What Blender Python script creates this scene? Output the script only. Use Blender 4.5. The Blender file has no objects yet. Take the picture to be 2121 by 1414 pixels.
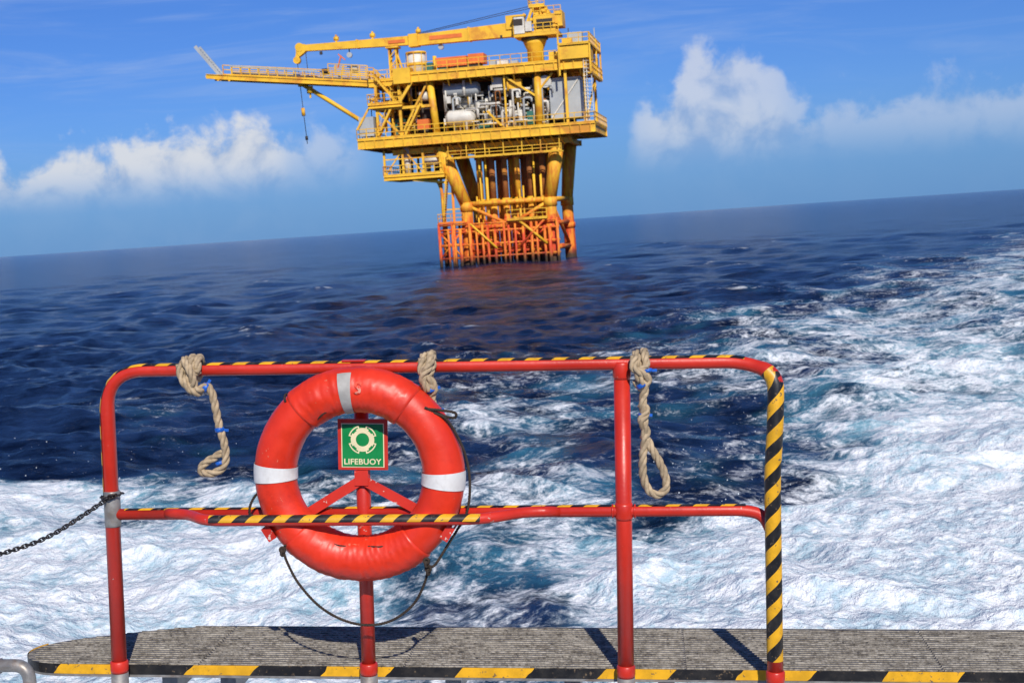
import bpy, math, random
import numpy as np
from mathutils import Vector, Matrix, noise as mnoise

sc = bpy.context.scene
R = math.radians
random.seed(4)

# ------------------------------------------------------------------ helpers
class MB:
    def __init__(s):
        s.v=[]; s.f=[]; s.m=[]; s.sm=[]; s.uv=[]
    def face(s, idx, mat=0, smooth=False, uv=None):
        s.f.append(tuple(idx)); s.m.append(mat); s.sm.append(smooth)
        s.uv.append(uv if uv else [(0,0)]*len(idx))
    def box(s, c, d, mat=0, M=None):
        b=len(s.v); cx,cy,cz=c; x,y,z=d[0]/2,d[1]/2,d[2]/2
        for sx,sy,sz in [(-1,-1,-1),(1,-1,-1),(1,1,-1),(-1,1,-1),(-1,-1,1),(1,-1,1),(1,1,1),(-1,1,1)]:
            p=Vector((sx*x,sy*y,sz*z))
            if M is not None: p=M@p
            s.v.append((cx+p.x,cy+p.y,cz+p.z))
        for q in [(3,2,1,0),(4,5,6,7),(0,1,5,4),(1,2,6,5),(2,3,7,6),(3,0,4,7)]:
            s.face([b+i for i in q],mat)
    def bx(s,x0,x1,y0,y1,z0,z1,mat=0):
        s.box(((x0+x1)/2,(y0+y1)/2,(z0+z1)/2),(abs(x1-x0),abs(y1-y0),abs(z1-z0)),mat)
    def beam(s,p,q,w,h=None,mat=0):
        p=Vector(p);q=Vector(q);d=q-p;L=d.length
        if L<1e-6:return
        h=h or w
        z=d.normalized(); up=Vector((0,0,1)) if abs(z.z)<.95 else Vector((0,1,0))
        x=z.cross(up).normalized(); y=x.cross(z)
        M=Matrix((x,y,z)).transposed()
        s.box((p+q)/2,(w,h,L),mat,M)
    def cyl(s,p,q,r,r2=None,n=12,mat=0,caps=True):
        p=Vector(p);q=Vector(q)
        s.tube([p,q],[r,r if r2 is None else r2],n=n,mat=mat,caps=caps)
    def tube(s,path,r,n=14,ref=None,a0=0.0,a1=360.0,mat=0,caps=True,closed=False,smooth=True):
        P=[Vector(p) for p in path]; k=len(P)
        rr=r if isinstance(r,(list,tuple)) else [r]*k
        full=abs(a1-a0)>=359.9
        T=[]
        for i in range(k):
            if closed: t=P[(i+1)%k]-P[i-1]
            elif i==0: t=P[1]-P[0]
            elif i==k-1: t=P[-1]-P[-2]
            else: t=(P[i+1]-P[i]).normalized()+(P[i]-P[i-1]).normalized()
            T.append(t.normalized())
        if ref is None:
            B=Vector((0,1,0)) if abs(T[0].y)<.9 else Vector((1,0,0))
        else: B=Vector(ref)
        B=(B-T[0]*B.dot(T[0])).normalized()
        na=n if full else n+1
        base=len(s.v); L=0; Ls=[]
        for i in range(k):
            if ref is not None: B=Vector(ref)
            B=(B-T[i]*B.dot(T[i])).normalized()
            N=T[i].cross(B)
            if i: L+=(P[i]-P[i-1]).length
            Ls.append(L)
            for j in range(na):
                a=R(a0+(a1-a0)*j/n)
                s.v.append(tuple(P[i]+(B*math.cos(a)+N*math.sin(a))*rr[i]))
        rm=sum(rr)/k
        segs=k if closed else k-1
        for i in range(segs):
            i2=(i+1)%k
            for j in range(n):
                j2=(j+1)%na if full else j+1
                va=R(a0+(a1-a0)*j/n)*rm; vb=R(a0+(a1-a0)*(j+1)/n)*rm
                l2=Ls[i2] if i2 else L+(P[0]-P[-1]).length
                s.face([base+i*na+j,base+i2*na+j,base+i2*na+j2,base+i*na+j2],mat,smooth,
                       [(Ls[i],va),(l2,va),(l2,vb),(Ls[i],vb)])
        if caps and full and not closed:
            s.face([base+j for j in range(na)][::1],mat)
            s.face([base+(k-1)*na+j for j in range(na)][::-1],mat)
    def torus(s,M,Rm,rm,a0=0,a1=360,b0=0,b1=360,na=48,nb=16,mat=0,sx=1.0,rf=None):
        """ring in local XZ plane (normal Y); b=0 outward, 90=-Y (front)"""
        base=len(s.v); fa=abs(a1-a0)>=359.9; fb=abs(b1-b0)>=359.9
        ca=na if fa else na+1; cb=nb if fb else nb+1
        for i in range(ca):
            a=R(a0+(a1-a0)*i/na)
            for j in range(cb):
                b=R(b0+(b1-b0)*j/nb)
                rr=rm if rf is None else rf(a,b)
                q=Rm+rr*math.cos(b)
                p=M@Vector((q*math.cos(a)*sx,-rr*math.sin(b),q*math.sin(a)))
                s.v.append(tuple(p))
        for i in range(na):
            for j in range(nb):
                i2=(i+1)%ca; j2=(j+1)%cb
                s.face([base+i*cb+j,base+i2*cb+j,base+i2*cb+j2,base+i*cb+j2],mat,True)
    def finish(s,name,mats,parent=None,M=None):
        me=bpy.data.meshes.new(name)
        me.from_pydata(s.v,[],s.f)
        for m in mats: me.materials.append(m)
        me.polygons.foreach_set('material_index',s.m)
        me.polygons.foreach_set('use_smooth',s.sm)
        uvl=me.uv_layers.new(name='UVMap')
        fl=[c for u in s.uv for p in u for c in p]
        uvl.data.foreach_set('uv',fl)
        me.update()
        ob=bpy.data.objects.new(name,me); sc.collection.objects.link(ob)
        if parent is not None: ob.parent=parent
        if M is not None: ob.matrix_world=M
        return ob

def empty(name,M=None):
    e=bpy.data.objects.new(name,None); sc.collection.objects.link(e)
    e.empty_display_size=.2
    if M is not None: e.matrix_world=M
    return e

def catmull(pts,n=10):
    P=[Vector(p) for p in pts]; P=[P[0]*2-P[1]]+P+[P[-1]*2-P[-2]]
    out=[]
    for i in range(1,len(P)-2):
        for k in range(n):
            t=k/n; a,b,c,d=P[i-1:i+3]
            out.append(.5*((2*b)+(c-a)*t+(2*a-5*b+4*c-d)*t*t+(3*b-a-3*c+d)*t**3))
    out.append(P[-2]); return out

def fillet(pts,rad,seg=8):
    P=[Vector(p) for p in pts]; out=[P[0]]
    for i in range(1,len(P)-1):
        r=rad[i-1] if isinstance(rad,(list,tuple)) else rad
        a=(P[i-1]-P[i]);b=(P[i+1]-P[i])
        d=min(r,a.length*.49,b.length*.49)
        s0=P[i]+a.normalized()*d; s1=P[i]+b.normalized()*d
        for k in range(seg+1):
            t=k/seg; out.append(s0*(1-t)**2+P[i]*2*t*(1-t)+s1*t*t)
    out.append(P[-1]); return out

def resample(path,step):
    P=[Vector(p) for p in path]; out=[P[0]]; acc=0
    for a,b in zip(P[:-1],P[1:]):
        L=(b-a).length; d=step-acc
        while d<=L:
            out.append(a+(b-a)*(d/L)); d+=step
        acc=L-(d-step)
    return out

def rope(mb,path,rad,mat=0,strands=3,pitch=7.0,n=7,tw=1):
    P=resample(path,rad*.55); k=len(P)
    if k<4: return
    T=[(P[min(i+1,k-1)]-P[max(i-1,0)]).normalized() for i in range(k)]
    B=Vector((0,1,0)) if abs(T[0].y)<.9 else Vector((1,0,0))
    fr=[]
    for i in range(k):
        B=(B-T[i]*B.dot(T[i])).normalized(); fr.append((B.copy(),T[i].cross(B)))
    for s in range(strands):
        q=[];ph=2*math.pi*s/strands
        for i in range(k):
            a=ph+tw*2*math.pi*(i*rad*.55)/(pitch*rad)
            q.append(P[i]+(fr[i][0]*math.cos(a)+fr[i][1]*math.sin(a))*rad*.5)
        mb.tube(q,rad*.56,n=n,mat=mat)

# ------------------------------------------------------------------ materials
def newmat(name):
    m=bpy.data.materials.new(name); m.use_nodes=True
    nt=m.node_tree; b=nt.nodes['Principled BSDF']; return m,nt,b
class NT:
    def __init__(s,nt): s.nt=nt
    def n(s,t,**kw):
        nd=s.nt.nodes.new(t)
        for k,v in kw.items(): setattr(nd,k,v)
        return nd
    def link(s,a,b): s.nt.links.new(a,b)
    def setin(s,nd,i,v):
        if isinstance(v,bpy.types.NodeSocket): s.link(v,nd.inputs[i])
        elif v is not None: nd.inputs[i].default_value=v
    def math(s,op,a,b=None,c=None,clamp=False):
        nd=s.n('ShaderNodeMath',operation=op); nd.use_clamp=clamp
        s.setin(nd,0,a); s.setin(nd,1,b); s.setin(nd,2,c); return nd.outputs[0]
    def vm(s,op,a,b=None,sc=None):
        nd=s.n('ShaderNodeVectorMath',operation=op)
        s.setin(nd,0,a); s.setin(nd,1,b)
        if sc is not None: s.setin(nd,3,sc)
        return nd.outputs['Value'] if op in('DOT_PRODUCT','LENGTH','DISTANCE') else nd.outputs[0]
    def noise(s,vec,scale,detail=4,rough=.55,dist=0.0,out=0):
        nd=s.n('ShaderNodeTexNoise'); s.setin(nd,'Vector',vec)
        nd.inputs['Scale'].default_value=scale; nd.inputs['Detail'].default_value=detail
        nd.inputs['Roughness'].default_value=rough; nd.inputs['Distortion'].default_value=dist
        return nd.outputs[out]
    def mr(s,v,a,b,c=0.0,d=1.0,smooth=True):
        nd=s.n('ShaderNodeMapRange'); nd.interpolation_type='SMOOTHSTEP' if smooth else 'LINEAR'
        for i,x in enumerate([v,a,b,c,d]): s.setin(nd,i,x)
        return nd.outputs[0]
    def mix(s,f,a,b,mode='MIX'):
        nd=s.n('ShaderNodeMix',data_type='RGBA',blend_type=mode)
        s.setin(nd,0,f)
        s.setin(nd,6,a if not isinstance(a,tuple) else (a+(1,))[:4]); s.setin(nd,7,b if not isinstance(b,tuple) else (b+(1,))[:4])
        return nd.outputs[2]
    def bump(s,h,strength,dist,normal=None):
        nd=s.n('ShaderNodeBump'); nd.inputs['Strength'].default_value=strength
        nd.inputs['Distance'].default_value=dist; s.link(h,nd.inputs['Height'])
        if normal is not None: s.link(normal,nd.inputs['Normal'])
        return nd.outputs[0]
    def curve(s,v,pts):
        nd=s.n('ShaderNodeFloatCurve'); s.setin(nd,'Value',v)
        c=nd.mapping.curves[0]
        c.points[0].location=pts[0]; c.points[1].location=pts[-1]
        for p in pts[1:-1]: c.points.new(p[0],p[1])
        for p in c.points: p.handle_type='AUTO_CLAMPED'
        nd.mapping.update(); return nd.outputs[0]

def paint(name,col,rough=.4,var=.25,scale=6,chip=None,chip_thr=.7,chip_scale=25,bump=0.0,bscale=40,metal=0.0,dirt=None,dirt_amt=.5,spec=.5,dirt_rng=(.5,.72)):
    m,nt,b=newmat(name); g=NT(nt)
    co=g.n('ShaderNodeTexCoord').outputs['Object']
    nz=g.noise(co,scale,5,.6)
    f=g.mr(nz,.3,.7)
    dark=tuple(c*(1-var) for c in col)
    c=g.mix(f,dark,col)
    if dirt:
        d=g.noise(co,scale*.6,6,.7,.4); c=g.mix(g.math('MULTIPLY',g.mr(d,*dirt_rng),dirt_amt),c,dirt)
    if chip:
        k=g.noise(co,chip_scale,4,.6); k2=g.noise(co,chip_scale*.13,2,.5)
        kk=g.mr(g.math('ADD',k,g.math('MULTIPLY',g.math('SUBTRACT',k2,.5),.5)),chip_thr,chip_thr+.02)
        c=g.mix(kk,c,chip)
    g.link(c,b.inputs['Base Color'])
    g.link(g.mr(nz,.3,.7,rough*.85,min(1,rough*1.25)),b.inputs['Roughness'])
    b.inputs['Metallic'].default_value=metal
    b.inputs['Specular IOR Level'].default_value=spec
    if bump>0: g.link(g.bump(g.noise(co,bscale,4,.6),bump,.002),b.inputs['Normal'])
    return m

def stripes(name,period=.09,slant=1.0,yel=(.80,.42,.015)):
    m,nt,b=newmat(name); g=NT(nt)
    uv=g.n('ShaderNodeTexCoord').outputs['UV']; sx=g.n('ShaderNodeSeparateXYZ'); g.link(uv,sx.inputs[0])
    co=g.n('ShaderNodeTexCoord').outputs['Object']
    w=g.math('DIVIDE',g.math('ADD',sx.outputs[0],g.math('MULTIPLY',sx.outputs[1],slant)),period)
    w=g.math('ADD',w,g.math('MULTIPLY',g.math('SUBTRACT',g.noise(co,9,2,.5),.5),.12))
    fr=g.math('FRACT',w)
    k=g.math('GREATER_THAN',fr,.5)
    nz=g.noise(co,14,5,.65)
    y=g.mix(g.mr(nz,.35,.7),yel,tuple(c*.72 for c in yel))
    bl=g.mix(g.mr(nz,.4,.75),(.008,.008,.009),(.035,.032,.028))
    c=g.mix(k,y,bl)
    d=g.noise(co,60,4,.6)
    c=g.mix(g.mr(d,.62,.68),c,(.14,.10,.06))
    g.link(c,b.inputs['Base Color']); b.inputs['Roughness'].default_value=.42
    g.link(g.bump(nz,.3,.003),b.inputs['Normal'])
    return m

M_red=paint('red_rail_paint',(.62,.030,.014),.36,.25,5,chip=(.50,.36,.30),chip_thr=.725,chip_scale=38,bump=.35,bscale=60,dirt=(.30,.03,.02),dirt_amt=.7)
M_red_chip=paint('red_paint_chipped',(.60,.03,.016),.4,.25,6,chip=(.58,.48,.42),chip_thr=.60,chip_scale=40,bump=.3)
M_tape=stripes('hazard_tape',.098,.9)
M_tape2=stripes('hazard_tape_post',.105,-1.0)
M_tape3=stripes('hazard_tape_edge',.52,.9)
M_galv=paint('galvanised_steel',(.34,.33,.31),.45,.35,20,metal=.4,bump=.3,dirt=(.22,.13,.07),dirt_amt=.6)
M_rope=paint('manila_rope',(.54,.42,.27),.85,.45,35,bump=.8,bscale=300,dirt=(.25,.18,.11),dirt_amt=.6,spec=.2)
M_cord=paint('dark_cord',(.06,.045,.035),.8,.5,60,bump=.5,bscale=300,spec=.2)
M_bluetape=paint('blue_tape',(.01,.12,.55),.4,.3,60)
M_chain=paint('chain_steel',(.05,.045,.045),.4,.4,60,metal=.6,dirt=(.12,.06,.03))
M_buoy=paint('buoy_shell',(.76,.036,.010),.40,.20,7,bump=.6,bscale=26,chip=(.60,.14,.08),chip_thr=.73,chip_scale=60,dirt=(.40,.018,.01),dirt_amt=.6)
M_band=paint('reflective_band',(.74,.74,.72),.45,.12,18,dirt=(.42,.40,.36),dirt_amt=.5,bump=.4,bscale=70)
M_strap=paint('grey_strap',(.42,.41,.38),.6,.25,20,dirt=(.25,.22,.18),bump=.4)
M_signred=paint('sign_frame_red',(.55,.03,.015),.45,.25,12,chip=(.6,.5,.42),chip_thr=.72,chip_scale=60)
M_green=paint('sign_green',(.0,.235,.055),.4,.18,12)
M_cream=paint('sign_cream',(.76,.70,.44),.5,.12,20)

# ------------------------------------------------------------------ camera + frames
cam=bpy.data.cameras.new('camera'); cam_ob=bpy.data.objects.new('camera',cam); sc.collection.objects.link(cam_ob)
sc.camera=cam_ob
cam.lens=50; cam.sensor_width=36; cam.clip_start=.1; cam.clip_end=90000
cam.dof.use_dof=True; cam.dof.focus_distance=5.15; cam.dof.aperture_fstop=11
def cammat(loc,yaw,pitch,roll):
    return Matrix.Translation(loc)@Matrix.Rotation(R(yaw),4,'Z')@Matrix.Rotation(R(90-pitch),4,'X')@Matrix.Rotation(R(roll),4,'Z')
C=cammat((0,0,5),0,4.75,-3.8)
cam_ob.matrix_world=C
Cb=cammat((0,0,1.65),5.5,4.75,-1.2)   # the camera as seen from the (heeled) boat
MBt=C@Cb.inverted()                  # boat frame -> world
D=5.10

# ------------------------------------------------------------------ world / sun
az=R(169); el=R(37)
w=bpy.data.worlds.new('World'); sc.world=w; w.use_nodes=True
g=NT(w.node_tree); bg=w.node_tree.nodes['Background']
sky=g.n('ShaderNodeTexSky',sky_type='NISHITA'); sky.sun_disc=False
sky.sun_elevation=el; sky.sun_rotation=az; sky.altitude=0; sky.air_density=1.0; sky.dust_density=.3; sky.ozone_density=3.0
tc=g.n('ShaderNodeTexCoord').outputs['Generated']
sp=g.n('ShaderNodeSeparateXYZ'); g.link(tc,sp.inputs[0])
yy=g.math('MAXIMUM',g.math('ABSOLUTE',sp.outputs[1]),.12)
t=g.math('DIVIDE',sp.outputs[0],yy); e=g.math('DIVIDE',sp.outputs[2],yy)
cb=g.n('ShaderNodeCombineXYZ'); g.link(t,cb.inputs[0]); g.link(e,cb.inputs[1]); P=cb.outputs[0]
nA=g.noise(P,34,6,.55,.25); nB=g.noise(P,90,4,.6,.1)
u=g.math('DIVIDE',g.math('ADD',t,.42),.84,clamp=True)
def cu(pts,s): return [((a+.42)/.84,b*s) for a,b in pts]
tops=[(-.42,.066),(-.352,.076),(-.331,.066),(-.317,.074),(-.289,.083),(-.27,.080),(-.252,.086),(-.231,.086),(-.207,.089),(-.193,.088),(-.176,.097),(-.156,.088),(-.146,.078),(-.125,.080),(-.10,.078),(-.06,.03),(.07,.02),
      (.087,.052),(.098,.080),(.118,.090),(.130,.110),(.143,.121),(.163,.122),(.183,.112),(.197,.106),(.205,.084),(.221,.072),(.239,.078),(.255,.070),(.28,.084),(.315,.089),(.349,.086),(.42,.078)]
top=g.math('MULTIPLY',g.curve(u,cu(tops,8.0)),.125)
opa=g.curve(u,cu([(-.42,.82),(-.18,.88),(-.155,.75),(-.14,.46),(-.11,.38),(-.07,.0),(.075,.0),(.10,.52),(.14,.64),(.19,.56),(.21,.40),(.25,.34),(.32,.36),(.42,.3)],1.0))
f=g.math('DIVIDE',g.math('SUBTRACT',top,e),.0105)
f=g.math('ADD',f,g.math('MULTIPLY',g.math('SUBTRACT',nA,.5),7.5))
f=g.math('ADD',f,g.math('MULTIPLY',g.math('SUBTRACT',nB,.5),2.2))
dn=g.mr(f,.0,2.2)
dn=g.math('MULTIPLY',dn,g.math('MULTIPLY',opa,g.mr(e,.024,.062,.04,1.0)))
cir=g.noise(g.vm('MULTIPLY',P,(1.6,15,1)),3.2,5,.62,.9)
cir2=g.noise(g.vm('MULTIPLY',g.vm('ADD',P,(3,7,0)),(1,3,1)),3.0,2,.5)
cirm=g.math('MULTIPLY',g.mr(cir,.42,.8),g.mr(cir2,.36,.60))
cirm=g.math('MULTIPLY',cirm,g.mr(e,.03,.11))
skc=g.mix(1.0,sky.outputs[0],(.26,.47,.96),'MULTIPLY')
K=10.0
shade=g.mr(g.math('ADD',g.math('MULTIPLY',g.mr(f,0,7,1,0,smooth=False),.42),g.math('MULTIPLY',g.math('SUBTRACT',nA,.40),2.2)),.0,.62)
ccol=g.mix(shade,(.32*K,.43*K,.64*K),(.74*K,.75*K,.77*K))
c1=g.mix(g.math('MULTIPLY',g.mr(e,.0,.09,1.0,.0),.6),skc,(.105*K,.29*K,.64*K))
c1=g.mix(g.math('MULTIPLY',cirm,.42),c1,(.40*K,.52*K,.78*K))
c1=g.mix(dn,c1,ccol)
g.link(c1,bg.inputs[0]); bg.inputs[1].default_value=.1

sun=bpy.data.lights.new('sun','SUN'); so=bpy.data.objects.new('sun',sun); sc.collection.objects.link(so)
sun.energy=4.6; sun.angle=R(.53); sun.color=(1,.93,.83)
sdir=Vector((math.sin(az)*math.cos(el),math.cos(az)*math.cos(el),math.sin(el)))
so.rotation_euler=(-sdir).to_track_quat('-Z','Y').to_euler(); so.location=sdir*60
sc.view_settings.view_transform='Standard'; sc.view_settings.look='None'; sc.view_settings.exposure=0

# ------------------------------------------------------------------ sea
rs=np.random.RandomState(7)
PERM=rs.permutation(512); PERM=np.concatenate([PERM,PERM])
GA=rs.uniform(0,2*np.pi,512); GX,GY=np.cos(GA),np.sin(GA)
def perlin(x,y):
    xi=np.floor(x).astype(int); yi=np.floor(y).astype(int); xf=x-xi; yf=y-yi
    u=xf**3*(xf*(xf*6-15)+10); v=yf**3*(yf*(yf*6-15)+10)
    def gr(ix,iy,dx,dy):
        h=PERM[(PERM[ix&511]+iy)&511]; return GX[h]*dx+GY[h]*dy
    a=gr(xi,yi,xf,yf); b=gr(xi+1,yi,xf-1,yf); c=gr(xi,yi+1,xf,yf-1); d=gr(xi+1,yi+1,xf-1,yf-1)
    return (a*(1-u)+b*u)*(1-v)+(c*(1-u)+d*u)*v
fan=np.arange(-26,26.01,.065)
side=np.arange(30,180,5)
angs=np.concatenate([-side[::-1],fan,side,[180]])
angs=np.radians(angs)
rows=1/np.linspace(1/9.0,1/4000.,1200)
rows=np.concatenate([[0.5,3,6,7.5],rows,[6000,9000,15000,30000,60000]])
A,Rr=np.meshgrid(angs,rows)
X=Rr*np.sin(A); Y=Rr*np.cos(A)
spc=np.gradient(rows)[:,None]*np.ones_like(A)
H=np.zeros_like(X); DX=np.zeros_like(X); DY=np.zeros_like(X)
w1=perlin(X/7,Y/7); w2=perlin(X/23+5,Y/23)
for i in range(120):
    lam=0.6*(20/.6)**rs.rand()
    th=R(205)+rs.normal(0,.8); k=2*np.pi/lam
    amp=.0100*lam**.55*rs.uniform(.6,1.2)
    fade=np.clip((lam/(spc*1.0)-1.1)/1.6,0,1)
    ph=k*(X*np.sin(th)+Y*np.cos(th))+rs.rand()*6.28+rs.normal()*1.1*w1+rs.normal()*1.6*w2
    cs=np.cos(ph)*amp*fade; sn=np.sin(ph)*amp*fade*.7
    H+=cs; DX-=sn*np.sin(th); DY-=sn*np.cos(th)
gust=.8+.5*perlin(X/40,Y/90+3)
H*=gust
RY=np.array([5,15,17.5,21,26,32,40,50,65,80,100,150,200,400.])
TX=np.array([-.36,-.27,-.18,-.09,0,.09,.18,.27,.36])
W=np.array([
[1.08,1.08,1.0,.52,.5,.92,1,1.05,1.08],
[1.08,1.08,1.0,.50,.5,.92,1,1.05,1.08],
[1.08,1.08,1.0,.46,.48,.88,.98,1.02,1.03],
[1.04,1.06,.98,.50,.44,.60,.90,.96,.98],
[.96,.96,.62,.48,.50,.42,.52,.84,.88],
[.12,.16,.26,.46,.48,.22,.42,.68,.76],
[.06,.32,.36,.40,.46,.46,.54,.62,.66],
[.08,.14,.14,.30,.42,.48,.54,.59,.62],
[0,0,0,.02,.14,.28,.48,.56,.58],
[0,0,0,0,0,.05,.36,.52,.56],
[0,0,0,0,0,0,.03,.42,.55],
[0,0,0,0,0,0,0,.05,.40],
[0,0,0,0,0,0,0,0,.12],
[0,0,0,0,0,0,0,0,0]])
front=Y>1
tt=np.clip(np.where(front,X/np.maximum(Y,1),np.sign(X)*.36),-.36,.36)
ly=np.log(np.clip(Y,5,400))
tt=np.clip(tt+.035*perlin(X/6+9,Y/9),-.36,.36)
fi=np.interp(ly+.28*perlin(X/4,Y/7),np.log(RY),np.arange(len(RY))); ft=np.interp(tt,TX,np.arange(len(TX)))
i0=np.clip(fi.astype(int),0,len(RY)-2); j0=np.clip(ft.astype(int),0,len(TX)-2); a=fi-i0; b=ft-j0
FO=(W[i0,j0]*(1-b)+W[i0,j0+1]*b)*(1-a)+(W[i0+1,j0]*(1-b)+W[i0+1,j0+1]*b)*a
FO[~front]*=0.0
FO=FO+(.16*perlin(X/1.9,Y/3.4+5)+.14*perlin(X/5.5+3,Y/8+5)+.08*perlin(X/.8,Y/.9+5))*np.clip(FO*4,0,1)
near=np.clip(60/np.maximum(Rr,1),0,1)
oct_=np.zeros_like(X)
for s_,am in ((3.2,.10),(1.5,.07),(.7,.045),(.33,.026),(.17,.016)):
    fd=np.clip((s_/(spc)-1.2)/2,0,1)
    oct_+=am*fd*(1-2*np.abs(perlin(X/s_+31+.6*perlin(X/s_/2,Y/s_/2),Y/s_+17)))
H+=oct_*np.clip(FO*1.3,0,1)*near*.8
sp_=np.clip((FO-.70)/.3,0,1)
H+=sp_*(.05+.22*np.abs(perlin(X/2.0,Y/2.0+4))+.10*np.abs(perlin(X/.6,Y/.6))+.06*np.abs(perlin(X/.25,Y/.25)))*np.clip(30/np.maximum(Rr,1),0,1)
sw=np.exp(-((Y-44-.12*X)/1.9)**2)*np.exp(-((X+17)/6.0)**2); H+=.38*sw
H*=np.clip((Rr-4)/3,0,1)
VX=(X+DX).ravel(); VY=(Y+DY).ravel()
nr,nc=X.shape
verts=np.stack([VX,VY,H.ravel()],1)
ii,jj=np.meshgrid(np.arange(nr-1),np.arange(nc),indexing='ij')
j2=(jj+1)%nc
faces=np.stack([ii*nc+jj,ii*nc+j2,(ii+1)*nc+j2,(ii+1)*nc+jj],-1).reshape(-1,4)
faces=faces[:,::-1]
me=bpy.data.meshes.new('sea')
me.vertices.add(len(verts)); me.vertices.foreach_set('co',verts.ravel().astype(np.float32))
me.loops.add(faces.size); me.loops.foreach_set('vertex_index',faces.ravel().astype(np.int32))
me.polygons.add(len(faces)); me.polygons.foreach_set('loop_start',np.arange(0,faces.size,4).astype(np.int32))
me.polygons.foreach_set('loop_total',np.full(len(faces),4,np.int32))
me.polygons.foreach_set('use_smooth',np.ones(len(faces),bool))
at=me.attributes.new('foam','FLOAT','POINT'); at.data.foreach_set('value',FO.ravel().astype(np.float32))
crest=np.clip(H-sp_*.3,-1,2)
at=me.attributes.new('crest','FLOAT','POINT'); at.data.foreach_set('value',crest.ravel().astype(np.float32))
me.update(calc_edges=True); me.validate()
sea=bpy.data.objects.new('sea',me); sc.collection.objects.link(sea)
m,nt,bs=newmat('sea_water'); g=NT(nt)
pos=g.n('ShaderNodeNewGeometry').outputs['Position']
fa=g.n('ShaderNodeAttribute',attribute_name='foam').outputs['Fac']
cr=g.n('ShaderNodeAttribute',attribute_name='crest').outputs['Fac']
ln=g.n('ShaderNodeTexNoise'); g.link(pos,ln.inputs['Vector']); ln.inputs['Scale'].default_value=.32; ln.inputs['Detail'].default_value=2
low=ln.outputs[0]
warp=g.vm('ADD',g.vm('MULTIPLY',pos,(.85,1.0,.3)),g.vm('SCALE',g.vm('SUBTRACT',ln.outputs[1],(.5,.5,.5)),sc=1.5))
n1=g.noise(warp,.85,7,.68,.2)
n2=g.noise(warp,6.5,4,.72,.15)
ridge=g.math('SUBTRACT',1.0,g.math('MULTIPLY',g.math('ABSOLUTE',g.math('SUBTRACT',g.noise(warp,2.4,4,.65,.25),.5)),8.0),clamp=True)
pat=g.math('ADD',g.math('MULTIPLY',n1,.60),g.math('MULTIPLY',n2,.32))
pat=g.math('ADD',pat,g.math('MULTIPLY',ridge,.09))
pat=g.math('ADD',pat,g.math('MULTIPLY',cr,.10))
thr=g.mr(fa,.0,1.0,.79,.27,smooth=False)
dlt=g.math('SUBTRACT',pat,thr)
foam=g.mr(dlt,-.06,.15)
foam=g.math('MULTIPLY',foam,g.mr(fa,.03,.16))
wc=g.math('MULTIPLY',g.mr(cr,.26,.36),g.mr(n1,.50,.60))
wc=g.math('MULTIPLY',wc,g.mr(low,.50,.60))
foam=g.math('MAXIMUM',foam,g.math('MULTIPLY',wc,.7))
tq=g.mr(g.math('ADD',fa,g.math('MULTIPLY',g.math('SUBTRACT',low,.5),1.1)),.34,.80)
tq=g.math('MULTIPLY',tq,g.mr(fa,.05,.35))
rip=g.noise(g.vm('MULTIPLY',pos,(.6,1.0,1.0)),.9,6,.75,.3)
ripf=g.noise(g.vm('MULTIPLY',pos,(.5,1.0,1.0)),.10,6,.78,.0)
rmx=g.math('ADD',g.math('MULTIPLY',rip,.55),g.math('MULTIPLY',ripf,.45))
deep=g.mix(g.mr(rmx,.40,.60),(.0015,.005,.020),(.011,.030,.088))  # light and dark sides of ripples mixed into the water colour
aer=g.mix(g.mr(fa,.45,.92),(.035,.17,.27),(.26,.48,.56))
cw=g.mix(tq,deep,aer)
fcol=g.mix(g.mr(g.math('ADD',g.math('MULTIPLY',n2,.55),g.math('MULTIPLY',n1,.45)),.38,.58),(.42,.57,.65),(.82,.85,.87))
col=g.mix(foam,cw,fcol)
g.link(col,bs.inputs['Base Color'])
g.link(g.mr(foam,0,1,.17,.8,smooth=False),bs.inputs['Roughness'])
bs.inputs['IOR'].default_value=1.333
g.link(g.math('MULTIPLY',g.mr(foam,0,1,1.0,.4,smooth=False),g.mr(rmx,.40,.60,.04,.30)),bs.inputs['Specular IOR Level'])
b1=g.bump(g.noise(pos,1.7,6,.70,.1),1.0,.24)
g.link(b1,bs.inputs['Normal'])
me.materials.append(m)

rsp=np.random.RandomState(11)
mb=MB()
def drop(c,r):
    b=len(mb.v)
    for d in ((1,0,0),(-1,0,0),(0,1,0),(0,-1,0),(0,0,1),(0,0,-1)): mb.v.append((c[0]+d[0]*r,c[1]+d[1]*r,c[2]+d[2]*r*1.2))
    for f in ((0,2,4),(2,1,4),(1,3,4),(3,0,4),(2,0,5),(1,2,5),(3,1,5),(0,3,5)): mb.face([b+i for i in f],0,True)
for (cx,cy,sx_,sy_,hh,nn) in ((4.2,25,1.2,2.5,1.0,170),(-9,24,2.5,3,.6,500),(-8,18,3,2,.4,300),(7,20,3,2.5,.7,500),(-13,33,3,3,.4,80)):
    for _ in range(nn):
        drop((cx+rsp.normal()*sx_,cy+rsp.normal()*sy_,.1+abs(rsp.normal())*hh*.6),.004+.012*rsp.rand()**3)
Msp=paint('spray_water',(.8,.84,.86),.4,.05,2)
mb.finish('sea_spray',[Msp])

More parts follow.
